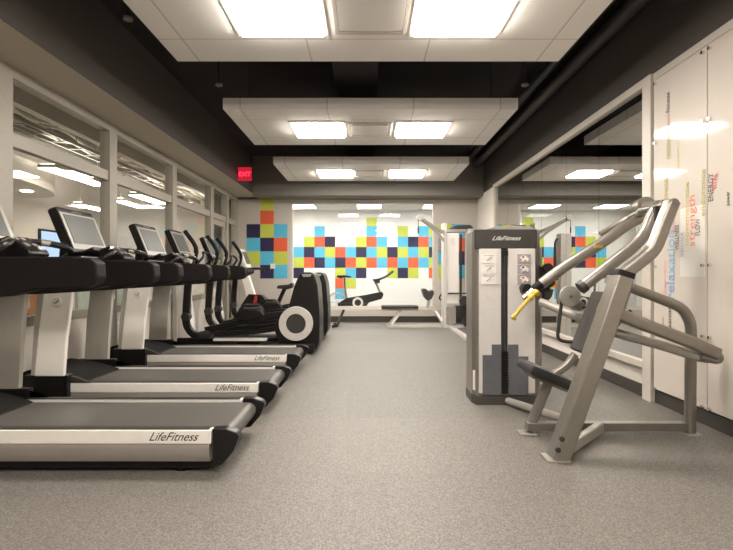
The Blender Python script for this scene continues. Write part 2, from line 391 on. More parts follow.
cells = [(c, r, {'L': L_, 'C': C_, 'N': N_, 'O': O_}[ch]) for r, s in rows.items() for c, ch in enumerate(s) if ch != '.']
mural('colour_block_mural', 'wide stepped mural of coloured squares on the white studio wall behind the glass', cells, (293.6 - 368) * SY / F, 10.4 * SY / F, 1 + (273 - 215.8) * SY / F, SY, None)
for i, (x, y) in enumerate(((-1.62, 12.3), (.03, 12.3), (1.68, 12.3), (-.8, 11.0), (.85, 11.0))):
    t = thing('ceiling_light', 'lamp in the studio ceiling beyond the glass, %s' % ['left one near the mural', 'middle one near the mural', 'right one near the mural', 'left one near the window', 'right one near the window'][i], 'lamp', (x, y, 2.68), 'studio ceiling lights')
    b = B(); box(b, x - .31, x + .31, y - .5, y + .5, 2.655, 2.68, .004); obj('housing', b, M['whitepaint'], t)
    b = B(); box(b, x - .29, x + .29, y - .48, y + .48, 2.648, 2.655); obj('diffuser', b, M['spinlight'], t)

# ------------------------------------------------------------------ lobby beyond the left windows
LX = -7.4
b = B(); box(b, LX - .1, LX, YF, 13.2, 0, 3.7); box(b, LX, XL - .1, 13.2, 13.3, 0, 3.7); box(b, LX, XL - .1, YF - .1, YF, 0, 3.7)
box(b, XL - .1, XL, YB + .1, 13.2, 0, 3.7)
struct('wall_lobby', b, M['white_wall'], 'warm white walls of the lobby beyond the left windows', 'wall')
b = B(); box(b, LX, XL - .1, YF, 13.2, 3.6, 3.7)
struct('ceiling_lobby', b, M['plenum'], 'dark open ceiling of the lobby beyond the left windows', 'ceiling')
b = B(); box(b, -3.65, -3.55, 2.5, 13.2, 2.72, 3.6)
struct('trim_6', b, M['white_wall'], 'beige bulkhead in the lobby just above the windows', 'bulkhead')
# rounded ceiling slab with downlights
pts = [(-7.35, 4.6), (-5.9, 4.6)] + [(-5.9 + 0.9 * math.sin(a), 6.8 - 2.2 * math.cos(a)) for a in [i * math.pi / 16 for i in range(1, 16)]] + [(-5.9, 9.0), (-7.35, 9.0)]
sl = B(); prism(sl, pts, 'z', 2.35, 2.68)
struct('trim_7', sl, M['white_wall'], 'curved white ceiling slab hanging in the lobby', 'ceiling slab')
for i, (x, y) in enumerate(((-5.5, 6.2), (-5.6, 8.2), (-6.5, 7.2))):
    b = B(); cyl(b, (x, y, 2.335), (x, y, 2.349), .085); o = obj('downlight', b, M['lobbylight'])
    tag(o, 'round downlight set in the curved lobby slab, %s' % ['toward the near end', 'toward the far end', 'set deepest in the lobby'][i], 'lamp', 'lobby downlights')
for i, (x, y, l) in enumerate(((-4.6, 7.9, 1.5), (-4.5, 10.3, 1.3), (-5.2, 11.0, 1.2), (-4.0, 11.6, 1.0), (-5.4, 4.2, 1.2), (-4.0, 2.4, 1.2), (-6.4, 11.6, 1.2))):
    t = thing('linear_light', 'bright linear lamp hanging in the lobby, %s' % ['above the first window bay beyond the nearest post', 'near the far window bays', 'deep in the lobby at the far end', 'close to the glass at the far end', 'deep in the lobby near the curved slab', 'closest to the photographer', 'in the far corner'][i], 'lamp', (x, y, 2.55), 'lobby linear lights')
    b = B(); box(b, x - .13, x + .13, y - l / 2, y + l / 2, 2.51, 2.56, .006)
    for s in (-1, 1): cyl(b, (x, y + s * l * .4, 2.55), (x, y + s * l * .4, 3.6), .004, 6)
    obj('housing', b, M['whitepaint'], t)
    b = B(); box(b, x - .12, x + .12, y - l / 2 + .01, y + l / 2 - .01, 2.50, 2.512); obj('diffuser', b, M['lobbylight'], t)
    b = B(); box(b, x - .10, x + .10, y - l / 2 + .02, y + l / 2 - .02, 2.558, 2.565); obj('added_uplight_lens', b, M['lobbylight'], t)  # upward glow added to brighten the cables and bulkhead above
t = thing('air_duct', 'round metal duct hanging along the lobby ceiling', 'duct', (-5.0, 8, 2.95))
b = B(); cyl(b, (-5.0, 3.4, 2.95), (-5.0, 13.1, 2.95), .17, 24); obj('duct_pipe', b, M['duct'], t)
b = B()
for y in (4.5, 6.3, 8.1, 9.9, 11.7): ring_y(b, (-5.0, y, 2.95), .168, .18, .04, 24)
obj('duct_collar', b, M['duct'], t)
b = B()
for y in (4.5, 8.1, 11.7): cyl(b, (-5.0, y, 3.1), (-5.0, y, 3.6), .01, 6)
obj('hanger_rod', b, M['duct'], t)
t = thing('cable_tray', 'metal ladder tray carrying cables under the lobby ceiling', 'cable tray', (-4.2, 8, 2.95))
b = B()
for x in (-4.32, -4.08): box(b, x - .01, x + .01, 3.0, 13.0, 2.78, 2.83)
for k in range(25): box(b, -4.32, -4.08, 3.2 + k * .4, 3.23 + k * .4, 2.785, 2.80)
obj('tray_ladder', b, M['duct'], t)
b = B()
for y in (4, 7, 10, 12.8):
    for x in (-4.32, -4.08): cyl(b, (x, y, 2.8), (x, y, 3.6), .006, 6)
obj('hanger_rod', b, M['duct'], t)
cab_desc = 'topmost lowest thickest thinnest straightest loopiest'.split()
for i in range(10):
    x0 = -3.80 - 0.08 * i; pts = []
    for k in range(14):
        y = 2.8 + k * 0.78
        pts.append((x0 + random.uniform(-.09, .09), y, 2.90 + random.uniform(-.07, .10) + (0.08 if i % 3 == 0 else 0)))
    b = B(); tube(b, pts, random.choice((.016, .024, .034)), 5, 7)
    o = obj('ceiling_cable', b, M['cable']); tag(o, 'pale loose cable snaking along under the lobby ceiling', 'cable', 'lobby ceiling cables')
# lobby chairs with rounded backs
def lobby_chair(x, y, m, label):
    t = thing('lobby_chair', label, 'chair', (x, y, 0), 'lobby chairs')
    b = B(); pts = []
    for k in range(13):
        a = math.pi * k / 12; pts.append((.2 * math.copysign(abs(math.cos(a)) ** .5, math.cos(a)), .78 + .09 * math.sin(a)))
    pts += [(-.19, .5), (.19, .5)]
    prism(b, [(y + p[0], p[1]) for p in pts], 'x', x + .19, x + .23, .008); obj('backrest', b, m, t)
    b = B(); box(b, x - .22, x + .2, y - .21, y + .21, .43, .47, .012); obj('seat', b, m, t)
    for sx in (-.18, .2):
        for sy in (-.18, .18):
            b = B(); tube(b, [(x + sx, y + sy, 0), (x + sx * .9, y + sy * .9, .43)], .013); obj('leg', b, M['chrome'], t)
    for sy in (-.15, .15):
        b = B(); tube(b, [(x + .17, y + sy, .44), (x + .21, y + sy, .56)], .012); obj('back_support', b, M['chrome'], t)
lobby_chair(-3.55, 5.09, M['orange'], 'orange wooden lobby chair seen past the nearest treadmill upright')
lobby_chair(-3.55, 5.92, M['mint'], 'pale mint lobby chair nearer the orange one')
lobby_chair(-3.55, 6.78, M['mint'], 'pale mint lobby chair farther from the orange one')
t = thing('wall_screen', 'glowing pale blue screen on the lobby wall behind the second treadmill console', 'screen', (LX + .02, 11.9, 1.1))
b = B(); box(b, LX, LX + .05, 11.2, 13.0, 1.0, 2.0, .01); obj('casing', b, M['black'], t)
b = B(); box(b, LX + .05, LX + .056, 11.25, 12.95, 1.05, 1.95); obj('display', b, M['bluescreen'], t)
t = thing('reception_desk', 'dark topped reception counter deep in the lobby', 'counter', (-6.2, 8, 0))
b = B(); box(b, -6.5, -6.0, 6.2, 9.4, 0, 1.0, .01); obj('body', b, M['white_wall'], t)
b = B(); box(b, -6.56, -5.94, 6.15, 9.45, 1.0, 1.06, .01); obj('countertop', b, M['darkgray'], t)

# ------------------------------------------------------------------ ceiling panels, lamps, vents, exit sign
def cloud(y0, y1, label, names, cx=0.0):
    yc = (y0 + y1) / 2; z = 2.7
    t = thing('ceiling_panel', label, 'ceiling panel', (cx, yc, z), 'hanging ceiling panels')
    b = B(); box(b, cx - 1.53, cx + 1.53, y0, y1, z, z + .115, .004); obj('panel_slab', b, M['tile'], t)
    for sx in (cx - 1.3, cx + 1.3):
        for yy in (y0 + .2, y1 - .2):
            b = B(); cyl(b, (sx, yy, z + .11), (sx, yy, ZC), .005, 6); obj('suspension_rod', b, M['pipe'], t)
    for sx, nm in ((cx - .6, names[0]), (cx + .61, names[1])):
        l = thing('ceiling_light', nm, 'lamp', (sx, yc, z), 'square ceiling lights')
        b = B()
        for a0, a1, c0, c1 in ((-.32, .32, -.31, -.29), (-.32, .32, .29, .31), (-.32, -.30, -.29, .29), (.30, .32, -.29, .29)):
            box(b, sx + a0, sx + a1, yc + c0, yc + c1, z - .012, z - .001, .002)
        obj('light_frame', b, M['whitepaint'], l)
        b = B(); box(b, sx - .285, sx + .285, yc - .255, yc + .255, z - .034, z - .001, .004); obj('diffuser', b, M['light'], l)  # lens dropped below flush so its glowing sides brighten the tiles
    v = thing('air_vent', names[2], 'vent', (0.02, yc, z), 'ceiling air vents')
    b = B()
    for a0, a1, c0, c1 in ((-.24, .26, -.27, -.24), (-.24, .26, .24, .27), (-.24, -.21, -.24, .24), (.23, .26, -.24, .24)):
        box(b, .01 + a0, .01 + a1, yc + c0, yc + c1, z - .012, z - .001, .002)
    obj('vent_frame', b, M['trim'], v)
    b = B(); box(b, -.195, .235, yc - .2, yc + .2, z - .016, z - .006, .003); obj('vent_plate', b, M['tile'], v)
cloud(-2.73, -1.28, 'unseen white tiled hanging panel added behind the photographer', ('left square lamp added behind the photographer for frontal light', 'right square lamp added behind the photographer for frontal light', 'air vent of the added panel behind the photographer'))  # unseen lamp panel added behind the camera for more frontal light
cloud(-0.1, 1.35, 'white tiled hanging panel overhead, above the photographer', ('left square lamp above the photographer', 'right square lamp above the photographer', 'air vent above the photographer'))
cloud(2.53, 4.02, 'largest looking white hanging panel, the nearest one in view', ('left lamp of the nearest hanging panel', 'right lamp of the nearest hanging panel', 'air vent between the lamps of the nearest hanging panel'))
cloud(5.18, 6.64, 'middle white hanging panel of the three in view', ('left lamp of the middle hanging panel', 'right lamp of the middle hanging panel', 'air vent between the lamps of the middle hanging panel'), .025)
cloud(7.8, 9.24, 'farthest white hanging panel, nearest the studio window', ('left lamp of the farthest hanging panel', 'right lamp of the farthest hanging panel', 'air vent between the lamps of the farthest hanging panel'), .05)
t = thing('exit_sign', 'red lit exit sign on the charcoal band above the glass door', 'sign', (-2.1, 8.5, 2.55))
b = B(); box(b, -2.215, -1.985, 8.5, 8.54, 2.57, 2.80, .006); obj('sign_body', b, M['sign_red'], t)
b = B(); cyl(b, (-2.23, 8.52, 2.72), (-2.21, 8.52, 2.72), .03, 12); obj('bracket', b, M['black'], t)
letters('sign_letters', 'EXIT', .11, (-2.2, 8.498, 2.645), (1, 0, 0), (0, 0, 1), M['red_emit'], t, width=.2, ext=.002)
for i, (x, r) in enumerate(((2.08, .075), (1.86, .05))):
    b = B(); cyl(b, (x, YF, 3.1 + .02 * i), (x, 9.6, 3.1 + .02 * i), r, 16); o = obj('ceiling_pipe', b, M['pipe'])
    tag(o, ['thick black pipe running along the right charcoal band', 'thin black pipe beside the thick one along the right charcoal band'][i], 'pipe', 'black ceiling pipes')
b = B(); box(b, -.35, .1, 1.5, 9.6, 3.0, 3.24, .01); o = obj('air_duct', b, M['ceiling']); tag(o, 'black rectangular duct along the middle of the dark ceiling', 'duct')
for i, (px, py) in enumerate(((525, 86), (219, 86), (128, 20))):
    p = at(px, py, (4.6, 4.75, 3.5)[i]); z = p.z
    t = thing('sprinkler_head', 'small sprinkler head on a drop pipe, %s' % ['right of the middle hanging panel', 'left of the middle hanging panel', 'left of the nearest hanging panel'][i], 'sprinkler', (p.x, p.y, z), 'ceiling sprinklers')
    b = B(); cyl(b, (p.x, p.y, z + .02), (p.x, p.y, ZC), .012, 10); obj('drop_pipe', b, M['pipe'], t)
    b = B(); cyl(b, (p.x, p.y, z), (p.x, p.y, z + .02), .032, 14); obj('deflector', b, M['midgray'], t)

# ------------------------------------------------------------------ right wall: mirrors and lettered panels
my = [3.985, 4.79, 5.58, 6.37, 7.17, 7.93, 8.615]
for i in range(6):
    b = B(); box(b, XR - .018, XR - .006, my[i] + .003, my[i + 1] - .003, .30, 2.475)
    o = obj('mirror_panel', b, M['mirror'])
    tag(o, 'tall frameless mirror panel, %s from the near white post' % 'first second third fourth fifth sixth'.split()[i], 'mirror', 'wall mirror panels')
XP = XR - .035
stand_z = (2.44, 1.99, 1.05, .586, .127)
def board(y0, y1, label):
    t = thing('lettered_panel', label, 'wall panel', (XP, (y0 + y1) / 2, .1), 'wall panels on standoffs')
    b = B(); box(b, XP, XP + .008, y0, y1, .115, 2.475, .002); obj('panel_sheet', b, M['acrylic'], t)
    for yy in (y0 + .03, y1 - .03):
        for z in stand_z:
            b = B(); cyl(b, (XP - .018, yy, z), (XR, yy, z), .011, 12); obj('standoff', b, M['chrome'], t)
    return t
b1 = board(3.238, 3.84, 'glossy white wall panel with vertical coloured words, next to the mirror frame')
b2 = board(2.35, 3.232, 'glossy white wall panel with few words, second from the mirror frame')
b3 = board(1.46, 2.344, 'glossy plain wall panel, third from the mirror frame')
ya, yb_ = 2.2 * F / (706 - 368), 2.2 * F / (681 - 368)
b = B(); box(b, XP - .002, XP, ya, yb_, .975, 1.45); obj('backing_sheet', b, M['sheet'], b1)
def word(px, wpx, ybot, ytop, txt, m, board_):
    Y = (XP) * F / (px - 368); hgt = wpx * Y * Y / F / XP
    z0 = 1 - (ybot - 273) * Y / F; z1 = 1 - (ytop - 273) * Y / F
    letters('lettering', txt, hgt * 1.35, (XP - .004, Y - hgt / 2, z0), (0, 0, 1), (0, 1, 0), m, board_, width=z1 - z0, ext=.0006)
word(670.5, 8.5, 300, 232, 'relaxation', M['w_blue'], b1)
word(669.5, 4, 331, 307, 'exercise', M['w_gray'], b1)
word(711, 5.5, 202, 174, 'ENERGY', M['w_gray'], b2)
word(715, 5, 190, 174, 'VITAL', M['w_red'], b2)
word(692, 6.5, 247, 196, 'strength', M['w_coral'], b1)
word(687, 5, 246, 200, 'movement', M['w_yellow'], b1)
word(687, 4.5, 198, 183, 'active', M['w_olive'], b1)
word(677, 4, 250, 225, 'WELLNESS', M['w_gray'], b1)
word(681.5, 4.5, 257, 233, 'balance', M['w_pale'], b1)
word(673, 3.5, 234, 212, 'health', M['w_pink'], b1)
word(665, 3, 296, 260, 'flexible', M['w_pink'], b1)
word(698, 5, 236, 219, 'FLOW', M['w_gray'], b1)
word(703, 5, 217, 170, 'endurance', M['w_olive'], b1)
word(668, 4, 113, 93, 'fitness', M['w_gray'], b1)
word(668, 4, 127, 115, 'calm', M['w_pink'], b1)
word(668, 6, 160, 129, 'motivate', M['w_olive'], b1)
word(665.5, 5, 205, 174, 'stretch', M['w_olive'], b1)
word(678, 3, 172, 140, 'recovery', M['w_yellow'], b1)
word(728, 4.5, 206, 192, 'power', M['w_gray'], b2)
word(662, 3, 330, 318, 'rest', M['w_yellow'], b1)

# ------------------------------------------------------------------ treadmills
def logo(parent, origin, ux, uy, size, width, m):
    return letters('brand_lettering', 'LifeFitness', size, origin, ux, uy, m, parent, shear=.55, width=width, ext=.0008)
def make_treadmill(Y, label):
    t = thing('treadmill', label, 'treadmill', (-1.6, Y, 0), 'treadmills in a row by the windows')
    n, f = Y - .33, Y + .33
    # deck frame: two silver side rails
    for s in (-1, 1):
        yo = Y + s * .33; yi = Y + s * .275; lo, hi = min(yo, yi), max(yo, yi)
        b = B(); box(b, -2.3, -.775, lo, hi, .155, .222, .006)
        r = obj('side_rail', b, M['silver'], t)
        b = B(); q = [(yo - s * .004, .152), (yo - s * .0, .13), (yo - s * .004, .095), (yo - s * .02, .062), (yi, .062), (yi, .152)]
        prism(b, q, 'x', -2.3, -.785); obj('lower_band', b, M['silverlow'], r)
        b = B(); box(b, -2.1, -.79, min(yo - s * .012, yi), max(yo - s * .012, yi), .222, .228, .002); obj('foot_strip', b, M['darkgray'], r)
        if s < 0: logo(r, (-1.085, yo - .0015, .172), (1, 0, 0), (0, 0, 1), .06, .245, M['ink'])
        # rear end caps
        b = B(); prism(b, [(-.77, .230), (-.70, .230), (-.65, .212), (-.635, .19), (-.665, .12), (-.725, .05), (-.77, .05)], 'y', lo - .003, hi + .004, .008, 3)
        obj('end_cap', b, M['black'], t)
    b = B(); box(b, -2.5, -.8, Y - .29, Y + .29, .022, .17); box(b, -2.45, -2.3, n, f, .03, .17)  # black frame lowered almost to the floor to imitate the shadow under the deck
    obj('deck_frame_shade', b, M['blackmatte'], t)
    # belt as a loop round the rear roller
    prof = [(-2.15, .206)] + [(-.735 + .048 * math.sin(a), .158 + .048 * math.cos(a)) for a in [i * math.pi / 10 for i in range(11)]] + [(-2.15, .11)]
    b = B(); prism(b, prof, 'y', Y - .268, Y + .268); obj('running_belt', b, M['belt'], t)
    for x in (-2.35, -.95):
        for s in (-1, 1):
            b = B(); cyl(b, (x, Y + s * .24, 0), (x, Y + s * .24, .075), .035, 14); obj('floor_foot', b, M['blackmatte'], t)
    # motor hood
    b = B(); prism(b, [(-2.05, .212), (-2.12, .24), (-2.25, .275), (-2.45, .30), (-2.57, .25), (-2.6, .10), (-2.5, .06), (-2.05, .06)], 'y', n + .06, f - .06, .015, 3)
    obj('motor_hood', b, M['blackmatte'], t)
    for s in (-1, 1):
        yo = Y + (-.365 if s < 0 else .335); yi = Y + s * .295; lo, hi = min(yo, yi), max(yo, yi)
        b = B(); prism(b, [(-2.36, .27), (-2.165, .27), (-2.15, .55), (-2.115, .95), (-2.30, .95), (-2.34, .6)], 'y', lo, hi, .008)
        u = obj('upright', b, M['upright_in'], t)
        yc = yo + s * .004
        ex = 0 if s < 0 else -.075
        b = B(); prism(b, [(-2.325, .28), (-2.115 + ex, .28), (-2.095 + ex, .55), (-2.04 + ex, .94), (-2.25, .94), (-2.295, .6)], 'y', min(yo - s * .012, yo + s * .018), max(yo - s * .012, yo + s * .018), .014, 3)
        obj('outer_cover', b, M['upright_out'], u)
        b = B(); lathe_y(b, (-2.165, yo + s * .019, .80), [(0.0001, -.003), (.032, -.003), (.036, .0), (.032, .003), (0.0001, .003)], 24)
        bd = obj('badge', b, M['paper'], u)
        b = B(); tube(b, [(-2.182, yo + s * .023, .80), (-2.168, yo + s * .023, .79), (-2.146, yo + s * .023, .815)], .003, 2, 6); obj('badge_mark', b, M['darkgray'], bd)
        for x in (-2.25, -2.18):
            b = B(); lathe_y(b, (x, yi - s * .002, .885), [(.0001, -.004), (.012, -.004), (.012, .004), (.0001, .004)], 12); obj('bolt', b, M['ink'], u)
        b = B(); box(b, -2.41, -2.10, lo - .006, hi + .006, .10, .285, .01); obj('upright_boot', b, M['black'], t)
        b = B(); prism(b, [(-2.12, .275), (-2.06, .262), (-1.99, .232), (-1.96, .222), (-2.12, .222)], 'y', lo + .01 if s > 0 else hi - .035, hi - .03 if s > 0 else hi, .004); obj('foot_trim', b, M['darkgray'], t)
        # hand rail arm
        a0, a1 = min(Y + s * .375, Y + s * .28), max(Y + s * .375, Y + s * .28)
        b = B(); prism(b, [(-2.48, 1.06), (-2.3, 1.075), (-1.45, 1.08), (-1.35, 1.072), (-1.32, 1.05), (-1.315, .98), (-1.33, .945), (-1.38, .928), (-1.62, .918), (-1.76, .885), (-2.05, .868), (-2.4, .872), (-2.48, .92)], 'y', a0, a1, .012, 3)
        obj('hand_rail', b, M['softblack'], t)
    # dash between the arms
    b = B(); prism(b, [(-2.5, 1.0), (-2.42, 1.10), (-2.12, 1.12), (-1.98, 1.07), (-2.0, .97), (-2.2, .90), (-2.45, .92)], 'y', n + .04, f - .04, .015, 3)
    obj('dash', b, M['black'], t)
    for s in (-1, 1):
        b = B(); sweep(b, [(-2.06, Y + s * .2, 1.07), (-2.06, Y + s * .2, 1.095)], [(p[0], p[1]) for p in circ(.05, 20)]); obj('cup_holder', b, M['darkgray'], t)
    # front grip pod with keys and a curved bar
    b = B(); prism(b, [(-2.05, 1.07), (-2.03, 1.18), (-1.96, 1.205), (-1.84, 1.125), (-1.83, 1.10), (-1.88, 1.07)], 'y', Y - .085, Y + .085, .018, 3)
    p = obj('control_pod', b, M['black'], t)
    for k, (kx, ky, mm) in enumerate(((-1.935, -.055, 'bezel'), (-1.935, .0, 'mauve'), (-1.935, .055, 'chrome'), (-1.885, -.04, 'bezel'), (-1.885, .03, 'bezel'))):
        z = 1.207 - (kx + 1.96) * .667
        b = B(); obox(b, (kx, Y + ky, z), Vector((.837, 0, -.547)), Vector((0, 1, 0)), Vector((.547, 0, .837)), .028, .032, .010, .003); obj('key', b, M[mm], p)
    b = B(); tube(b, [(-1.95, Y - .33, 1.06), (-1.84, Y - .30, 1.13), (-1.86, Y - .2, 1.165), (-1.93, Y - .1, 1.18), (-1.95, Y, 1.18), (-1.93, Y + .1, 1.18), (-1.86, Y + .2, 1.165), (-1.84, Y + .30, 1.13), (-1.95, Y + .33, 1.06)], .018, 4, 10)
    g = obj('grip_bar', b, M['black'], t)
    for s in (-1, 1):
        b = B(); tube(b, [(-1.845, Y + s * .26, 1.155), (-1.865, Y + s * .2, 1.167), (-1.915, Y + s * .12, 1.18)], .0195, 3, 10); obj('pulse_sensor', b, M['chrome'], g)
    # console
    top, bot = Vector((-2.26, Y, 1.49)), Vector((-2.12, Y, 1.15))
    up = (top - bot).normalized(); nn = Vector((up.z, 0, -up.x)); yy = Vector((0, 1, 0)); cen = (top + bot) / 2; H = (top - bot).length
    def slab(w, h, d, off, dz=0, bev=.01):
        bb = B(); obox(bb, cen + nn * off + up * dz, nn, yy, up, d, w, h, bev); return bb
    c = obj('console', slab(.49, H, .075, -.04, 0, .025), M['black'], t)
    obj('bezel', slab(.47, H - .075, .006, -.001, -.008, .002), M['bezel'], c)
    obj('screen', slab(.40, H - .135, .004, .004, .006, .001), M['screen'], c)
    bb = B(); obox(bb, cen - up * (H / 2 - .012) + nn * .03, nn, yy, up, .07, .20, .03, .01); obj('reading_rack', bb, M['black'], c)
    letters('brand_lettering', 'LifeFitness', .024, cen + up * (H / 2 - .032) + nn * -.0015 - yy * .07, yy, up, M['bezel'], c, shear=.4, width=.14)
    b = B(); sweep(b, [(-2.3, Y, 1.06), (-2.29, Y, 1.2), (-2.25, Y, 1.3)], rrect(.07, .2, .02), 3, (1, 0, 0)); obj('console_neck', b, M['black'], t)
    return t
make_treadmill(2.80, 'nearest treadmill, its belt end filling the lower left corner')
make_treadmill(3.86, 'middle treadmill of the three, between the nearest and the farthest')
make_treadmill(5.08, 'farthest treadmill of the three, next to the black ellipticals')

# ------------------------------------------------------------------ ellipticals
def make_elliptical(dY, label):
    n = 6.10 + dY; f = 6.95 + dY; Y = (n + f) / 2
    t = thing('elliptical', label, 'elliptical', (-1.5, Y, 0), 'ellipticals beyond the treadmills')
    prof = [(-.845, 1.0), (-.80, 1.012), (-.70, 1.01), (-.665, .98), (-.625, .85), (-.60, .5), (-.60, .14), (-.64, .06), (-.72, .035), (-.90, .04), (-1.10, .12), (-1.17, .32), (-1.11, .47), (-.985, .58), (-.915, .84)]
    b = B(); prism(b, prof, 'y', n + .08, f - .2, .03, 3); sh = obj('drive_shroud', b, M['black'], t)
    b = B(); prism(b, [(-.82, .985), (-.70, .985), (-.71, .955), (-.80, .95)], 'y', n + .074, n + .09, .003); obj('shroud_emblem', b, M['bezel'], sh)
    for s, y in ((-1, n + .05), (1, f - .17)):
        b = B(); ring_y(b, (-.885, y, .378), .122, .207, .06); w = obj('wheel_ring', b, M['ring'], t)
        b = B(); lathe_y(b, (-.885, y, .378), [(.0001, -.025), (.11, -.025), (.121, -.01), (.121, .02), (.0001, .02)]); obj('wheel_hub', b, M['darkgray'], w)
        yy = n + .06 if s < 0 else f - .06
        # pedal arm, pedal
        b = B(); sweep(b, [(-.95, yy, .5 - .05 * (s > 0)), (-1.25, yy, .47), (-1.62, yy, .38), (-2.0, yy, .30)], rrect(.06, .075, .015), 4, (0, 1, 0)); obj('pedal_arm', b, M['black'], t)
        px = -1.44 if s < 0 else -1.6
        b = B(); prism(b, [(px - .19, .46), (px - .15, .53), (px - .05, .565), (px + .12, .545), (px + .17, .48), (px + .05, .43), (px - .12, .41)], 'y', yy - .075, yy + .075, .015, 3); pd = obj('pedal', b, M['blackmatte'], t)
        b = B(); box(b, px - .09, px + .1, yy - .05, yy + .05, .563, .572, .003); obj('tread_pad', b, M['darkgray'], pd)
        b = B(); sweep(b, [(-1.02, yy + s * -.05, .33), (-1.4, yy + s * -.05, .27), (-1.9, yy + s * -.05, .24)], rrect(.05, .06, .012), 2, (0, 1, 0)); obj('roller_link', b, M['black'], t)
        # moving arm: curved handle above, post and joint below
        ya = n if s < 0 else f
        b = B(); tube(b, [(-2.19, ya, .62), (-2.18, ya, .9), (-2.14, ya, 1.08), (-2.1, ya, 1.2), (-2.09, ya + .0, 1.29), (-2.15, ya, 1.40), (-2.235, ya, 1.51)], .021, 4, 12); a = obj('moving_arm', b, M['black'], t)
        b = B(); tube(b, [(-2.1, ya, 1.24), (-2.10, ya, 1.31), (-2.15, ya, 1.40), (-2.237, ya, 1.513)], .027, 4, 12); obj('grip', b, M['softblack'], a)
        b = B(); sweep(b, [(-2.19, ya, .9), (-2.21, ya, .66), (-2.22, ya, .46)], rrect(.07, .085, .02), 3, (0, 1, 0)); obj('arm_post', b, M['black'], a)
        b = B(); cyl(b, (-2.215, ya - .05, .47), (-2.215, ya + .05, .47), .05, 20); obj('pivot_cap', b, M['darkgray'], a)
        b = B(); sweep(b, [(-2.225, ya, .46), (-2.2, ya, .34), (-2.1, ya, .24), (-1.95, yy, .26)], rrect(.06, .09, .02), 4, (0, 1, 0)); obj('lower_link', b, M['black'], a)
    b = B(); box(b, -2.45, -1.0, Y - .13, Y + .13, .06, .17, .02); obj('base_rail', b, M['blackmatte'], t)
    for y0 in (n + .03, f - .13):
        b = B(); box(b, -1.9, -1.25, y0, y0 + .1, .165, .195, .006); obj('guide_track', b, M['silver'], t)
    b = B(); box(b, -1.75, -1.65, n + .03, f - .03, .12, .167); obj('track_bracket', b, M['blackmatte'], t)
    b = B(); box(b, -1.35, -.66, n + .02, f - .02, .03, .13, .02); obj('rear_base', b, M['black'], t)
    b = B(); box(b, -2.5, -2.36, n + .02, f - .02, .0, .09, .02); obj('stabilizer', b, M['black'], t)
    for x in (-1.25, -.8):
        for y in (n + .1, f - .1):
            b = B(); cyl(b, (x, y, 0), (x, y, .04), .03, 12); obj('floor_foot', b, M['black'], t)
    b = B(); sweep(b, [(-2.36, Y, .1), (-2.37, Y, .4), (-2.40, Y, .7), (-2.40, Y, 1.05)], rrect(.18, .2, .05), 4, (1, 0, 0), lambda u: 1.1 - .25 * u); col = obj('front_column', b, M['upright_out'], t)
    b = B(); tube(b, [(-2.32, Y - .105, .3), (-2.28, Y - .102, .5), (-2.30, Y - .098, .8), (-2.33, Y - .094, .92)], .012, 4, 8); obj('column_trim', b, M['bezel'], col)
    b = B(); prism(b, [(-2.52, .95), (-2.5, 1.1), (-2.3, 1.12), (-1.95, 1.09), (-1.83, 1.06), (-1.83, 1.0), (-1.98, .93), (-2.3, .92)], 'y', Y - .24, Y + .24, .02, 3); obj('dash', b, M['softblack'], t)
    b = B(); tube(b, [(-2.2, Y - .2, 1.08), (-2.1, Y - .17, 1.2), (-2.12, Y - .1, 1.26), (-2.14, Y, 1.27), (-2.12, Y + .1, 1.26), (-2.1, Y + .17, 1.2), (-2.2, Y + .2, 1.08)], .016, 4, 10); obj('fixed_grip', b, M['black'], t)
    yc = Y - .03
    top, bot = Vector((-2.5, yc, 1.56)), Vector((-2.35, yc, 1.22))
    up = (top - bot).normalized(); nn = Vector((up.z, 0, -up.x)); ay = Vector((0, 1, 0)); cen = (top + bot) / 2
    def slab(w, h, d, off, bev):
        bb = B(); obox(bb, cen + nn * off, nn, ay, up, d, w, h, bev); return bb
    c = obj('console', slab(.44, .37, .075, -.04, .025), M['black'], t)
    obj('bezel', slab(.42, .30, .006, -.001, .002), M['bezel'], c); obj('screen', slab(.35, .24, .004, .004, .001), M['screen'], c)
    b = B(); sweep(b, [(-2.44, Y, 1.05), (-2.47, Y, 1.2), (-2.46, Y, 1.36)], rrect(.06, .16, .02), 3, (1, 0, 0)); obj('console_neck', b, M['black'], t)
make_elliptical(0, 'black elliptical with a pale wheel ring, next to the farthest treadmill')
make_elliptical(1.3, 'second black elliptical, mostly hidden behind the one with the visible wheel')

